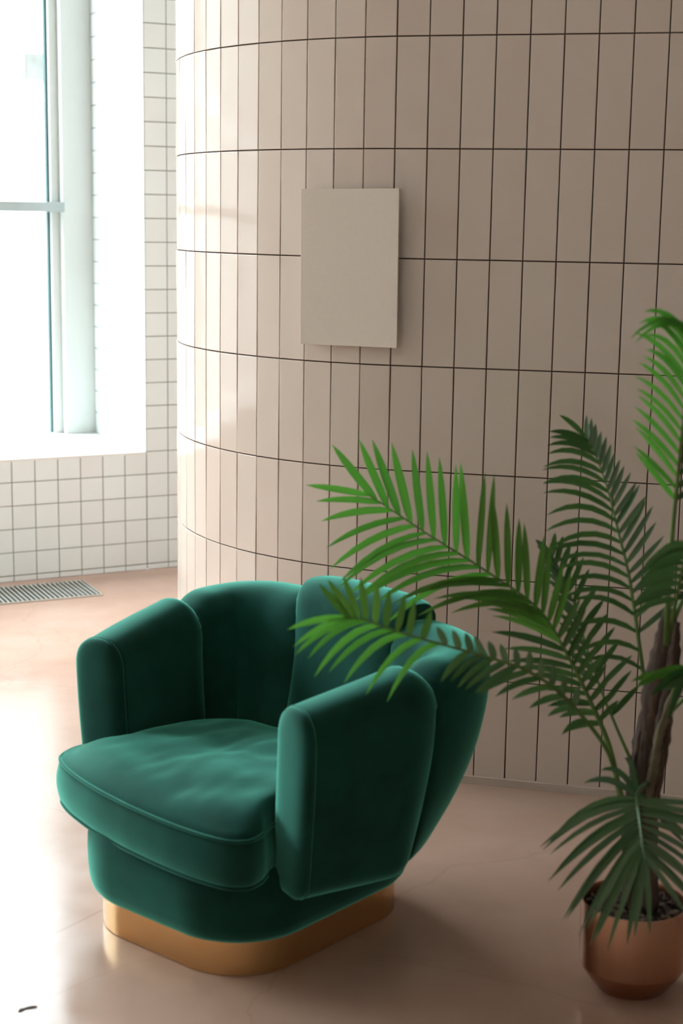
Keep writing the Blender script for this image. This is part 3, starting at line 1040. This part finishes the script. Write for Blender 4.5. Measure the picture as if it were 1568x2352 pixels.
# low frond arching towards the viewer over the pot
frond([(1486, 1800, 3.15), (1462, 1822, 3.03), (1464, 1850, 2.96), (1470, 1895, 2.90), (1476, 1945, 2.86), (1482, 1975, 2.84)],
      0.0068, M['leaf_grey'], [
    dict(sgn=-1, n=20, s0=0.16, s1=0.99, ang=[(0, 92), (0.4, 70), (0.8, 36), (1, 0)], len=[(0, 130), (0.4, 215), (0.8, 190), (1, 130)], droop=[(0, 40), (0.3, 110), (0.8, 75), (1, 10)], toward=C0(0.15), W=15, mat=M['leaf_grey']),
    dict(sgn=+1, n=15, s0=0.12, s1=0.97, ang=[(0, 150), (0.35, 110), (0.6, 80), (0.85, 50), (1, 22)], len=[(0, 170), (0.5, 170), (1, 130)], droop=[(0, -30), (0.4, 20), (0.7, 40), (1, 15)], toward=C0(0.1), W=13),
], seed=5, rach_mat=M['leaf_grey'])
# short frond on the right pointing at the viewer
frond([(1540, 1640, 3.16), (1552, 1560, 3.06), (1570, 1535, 2.98), (1590, 1540, 2.92), (1606, 1565, 2.88)],
      0.005, M['leaf_grey'], [
    dict(sgn=-1, n=9, s0=0.3, s1=0.99, ang=C0(120), len=C0(95), droop=C0(45), toward=C0(0.5), rest=True),
    dict(sgn=+1, n=8, s0=0.25, s1=0.95, ang=[(0.2, 60), (1, 150)], len=C0(110), droop=C0(40), toward=C0(0.35), mat=M['leaf_mid']),
], seed=6)
# young frond crossing above the trunk on the right
frond([(1534, 1470, 3.17), (1548, 1400, 3.10), (1562, 1330, 3.04), (1574, 1275, 2.98), (1584, 1250, 2.93)],
      0.006, M['leaf_dark'], [
    dict(sgn=+1, n=11, s0=0.3, s1=1.0, ang=[(0.3, 85), (1, 60)], len=C0(110), droop=[(0.3, 50), (1, 80)], toward=C0(0.45), W=17),
    dict(sgn=-1, n=9, s0=0.3, s1=1.0, ang=C0(60), len=C0(100), droop=C0(40), toward=C0(0.5), rest=True),
], seed=7)
# slim frond behind the big one
frond([(1462, 1775, 3.2), (1440, 1728, 3.21), (1413, 1666, 3.23), (1376, 1575, 3.26), (1345, 1480, 3.29), (1318, 1390, 3.32), (1290, 1320, 3.35), (1262, 1270, 3.38)],
      0.0045, M['leaf_dark'], [
    dict(sgn=+1, n=14, s0=0.42, s1=1.0, ang=[(0.4, 40), (1, 15)], len=[(0.4, 90), (0.8, 75), (1, 55)], droop=C0(6), toward=C0(0.1), mat=M['leaf_grey'], W=14),
    dict(sgn=-1, n=14, s0=0.30, s1=1.0, ang=[(0.4, 62), (1, 35)], len=[(0.3, 110), (0.8, 85), (1, 60)], droop=C0(6), toward=C0(-0.2), W=14),
], seed=8)
# fronds on the side away from the chair
frond([(1540, 1440, 3.22), (1590, 1330, 3.25), (1660, 1230, 3.29), (1750, 1160, 3.33), (1850, 1130, 3.37), (1940, 1140, 3.40)],
      0.006, M['leaf_dark'], [
    dict(sgn=+1, n=20, s0=0.3, s1=1.0, ang=C0(48), len=C0(170), droop=C0(20), toward=C0(0.2), W=15, rest=True),
    dict(sgn=-1, n=20, s0=0.3, s1=1.0, ang=C0(40), len=C0(180), droop=C0(70), toward=C0(0.2), W=15, rest=True),
], seed=9)
frond([(1535, 1640, 3.22), (1590, 1590, 3.28), (1660, 1560, 3.34), (1740, 1560, 3.40), (1820, 1590, 3.45)],
      0.005, M['leaf_dark'], [
    dict(sgn=+1, n=15, s0=0.35, s1=1.0, ang=C0(45), len=C0(140), droop=C0(30), toward=C0(0.3), W=15, rest=True),
    dict(sgn=-1, n=15, s0=0.35, s1=1.0, ang=C0(40), len=C0(150), droop=C0(60), toward=C0(0.3), W=15, rest=True),
], seed=10)
if REST[0]:
    me = bpy.data.meshes.new('outer_leaflets')
    me.from_pydata([tuple(q) for q in REST[0]], [], REST[1])
    for q in me.polygons: q.use_smooth = True
    tag(obj('outer_leaflets', me, M['leaf_dark'], palm), kind='stuff')

# ------------------------------------------------------------------ outside: street and painted brick building
FD = 12.0                                    # distance of the facade from the window wall
tag(obj('street', mesh_from('street', [wpt(-60, 0.92, -1.2), wpt(60, 0.92, -1.2), wpt(60, FD + 10, -1.2), wpt(-60, FD + 10, -1.2)], [(0, 1, 2, 3)]), M['street']), kind='structure')
SKY_BLOCK_TOP = 26.0                                  # top of an unseen block added to keep sky light off the facade
tag(obj('unseen_sky_block', boxes_mesh('unseen_sky_block', [(-48, 30, 0.0, 0.9, CEIL + 0.13, SKY_BLOCK_TOP), (-48, -7.75, 0.0, 0.9, -1.2, CEIL + 0.13), (3.22, 30, 0.0, 0.9, -1.2, CEIL + 0.13)]), M['plain_wall'], matrix=WM), kind='structure')
BMX = WM @ Matrix.Translation((0, FD, 0))
bld = empty('neighbour_building', BMX)
tag(bld, 'white painted brick building seen overexposed through the window', 'building')
BT0, BT1 = -46.0, 26.0
obj('wall', boxes_mesh('facade_wall', [(BT0, BT1, 0.0, 6.0, -1.2, 6.5)]), M['facade'], bld)
obj('cornice', boxes_mesh('cornice', [(BT0, BT1, -0.10, 0.0, 2.92, 3.14)], 0.01, 1), M['facade_band'], bld)

BW, BH = 0.225, 0.0785
obj('mortar_bed', boxes_mesh('mortar_bed', [(2.42 - BW / 2, 2.42 + BW * 6, -0.004, 0.0, 2.92 - BH * 50, 2.92)]), M['mortar'], bld)
bme = boxes_mesh('brick', [(-BW / 2 + 0.007, BW / 2 - 0.007, -0.020, 0.0, -BH / 2 + 0.006, BH / 2 - 0.006)])
bme.materials.append(M['brick'])
for r in range(50):
    for c in range(6):
        obj('brick', bme, None, bld, Matrix.Translation((2.42 + BW * (c + (0.5 if r % 2 else 0.0)), random.uniform(-0.003, 0.003), 2.88 - BH * r)))


def facade_window(t0, cols, rows, z0, cw=0.085, rh=0.078, pane_mat=None):
    w = obj('window', boxes_mesh('window_frame', [(t0 - 0.02, t0 + cols * (cw + 0.035) - 0.015, -0.05, 0.0, z0 - 0.03, z0 + rows * rh + 0.02)]), M['facade_band'], bld)
    pm_ = boxes_mesh('pane', [(0, cw, -0.056, -0.05, 0, rh - 0.034)])
    pm_.materials.append(pane_mat or M['facade_glass'])
    for c in range(cols):
        for r in range(rows):
            obj('pane', pm_, None, w, Matrix.Translation((t0 + c * (cw + 0.035), 0, z0 + r * rh)))


facade_window(2.53, 4, 12, 3.19)
for t0 in (-1.2, -5.0, -8.8):
    facade_window(t0, 4, 5, 3.3, 0.2, 0.3)
obj('window', boxes_mesh('grey_window', [(3.02, 3.32, -0.03, 0.0, 3.18, 3.5)]), M['mortar'], bld)

# ------------------------------------------------------------------ scrap of dry leaf on the floor, near left corner
FX = -0.635
FY = 3.042
sv = []
for i, (t, w) in enumerate([(-0.021, 0.001), (-0.014, 0.0042), (-0.004, 0.0026), (0.006, 0.0028), (0.016, 0.0036), (0.020, 0.002)]):
    zc = 0.0016 + 0.0016 * abs(math.sin(i * 1.7))
    for sgn, up in ((-1, 0.0), (1, 0.0), (1, 0.0012), (-1, 0.0012)):
        sv.append((t, sgn * w + 0.004 * math.sin(i * 0.9), zc - 0.0016 + up + 0.0002))
sf = []
for i in range(5):
    for k in range(4):
        sf.append((i * 4 + k, i * 4 + (k + 1) % 4, i * 4 + 4 + (k + 1) % 4, i * 4 + 4 + k))
sf += [(0, 1, 2, 3), (20, 21, 22, 23)]
scrap = obj('leaf_scrap', mesh_from('leaf_scrap', sv, sf), M['bark'], None, Matrix.Translation((FX, FY, 0.0)) @ Matrix.Rotation(math.radians(39), 4, "Z"))
tag(scrap, 'tiny dark scrap of dry leaf lying on the pale floor', 'debris')
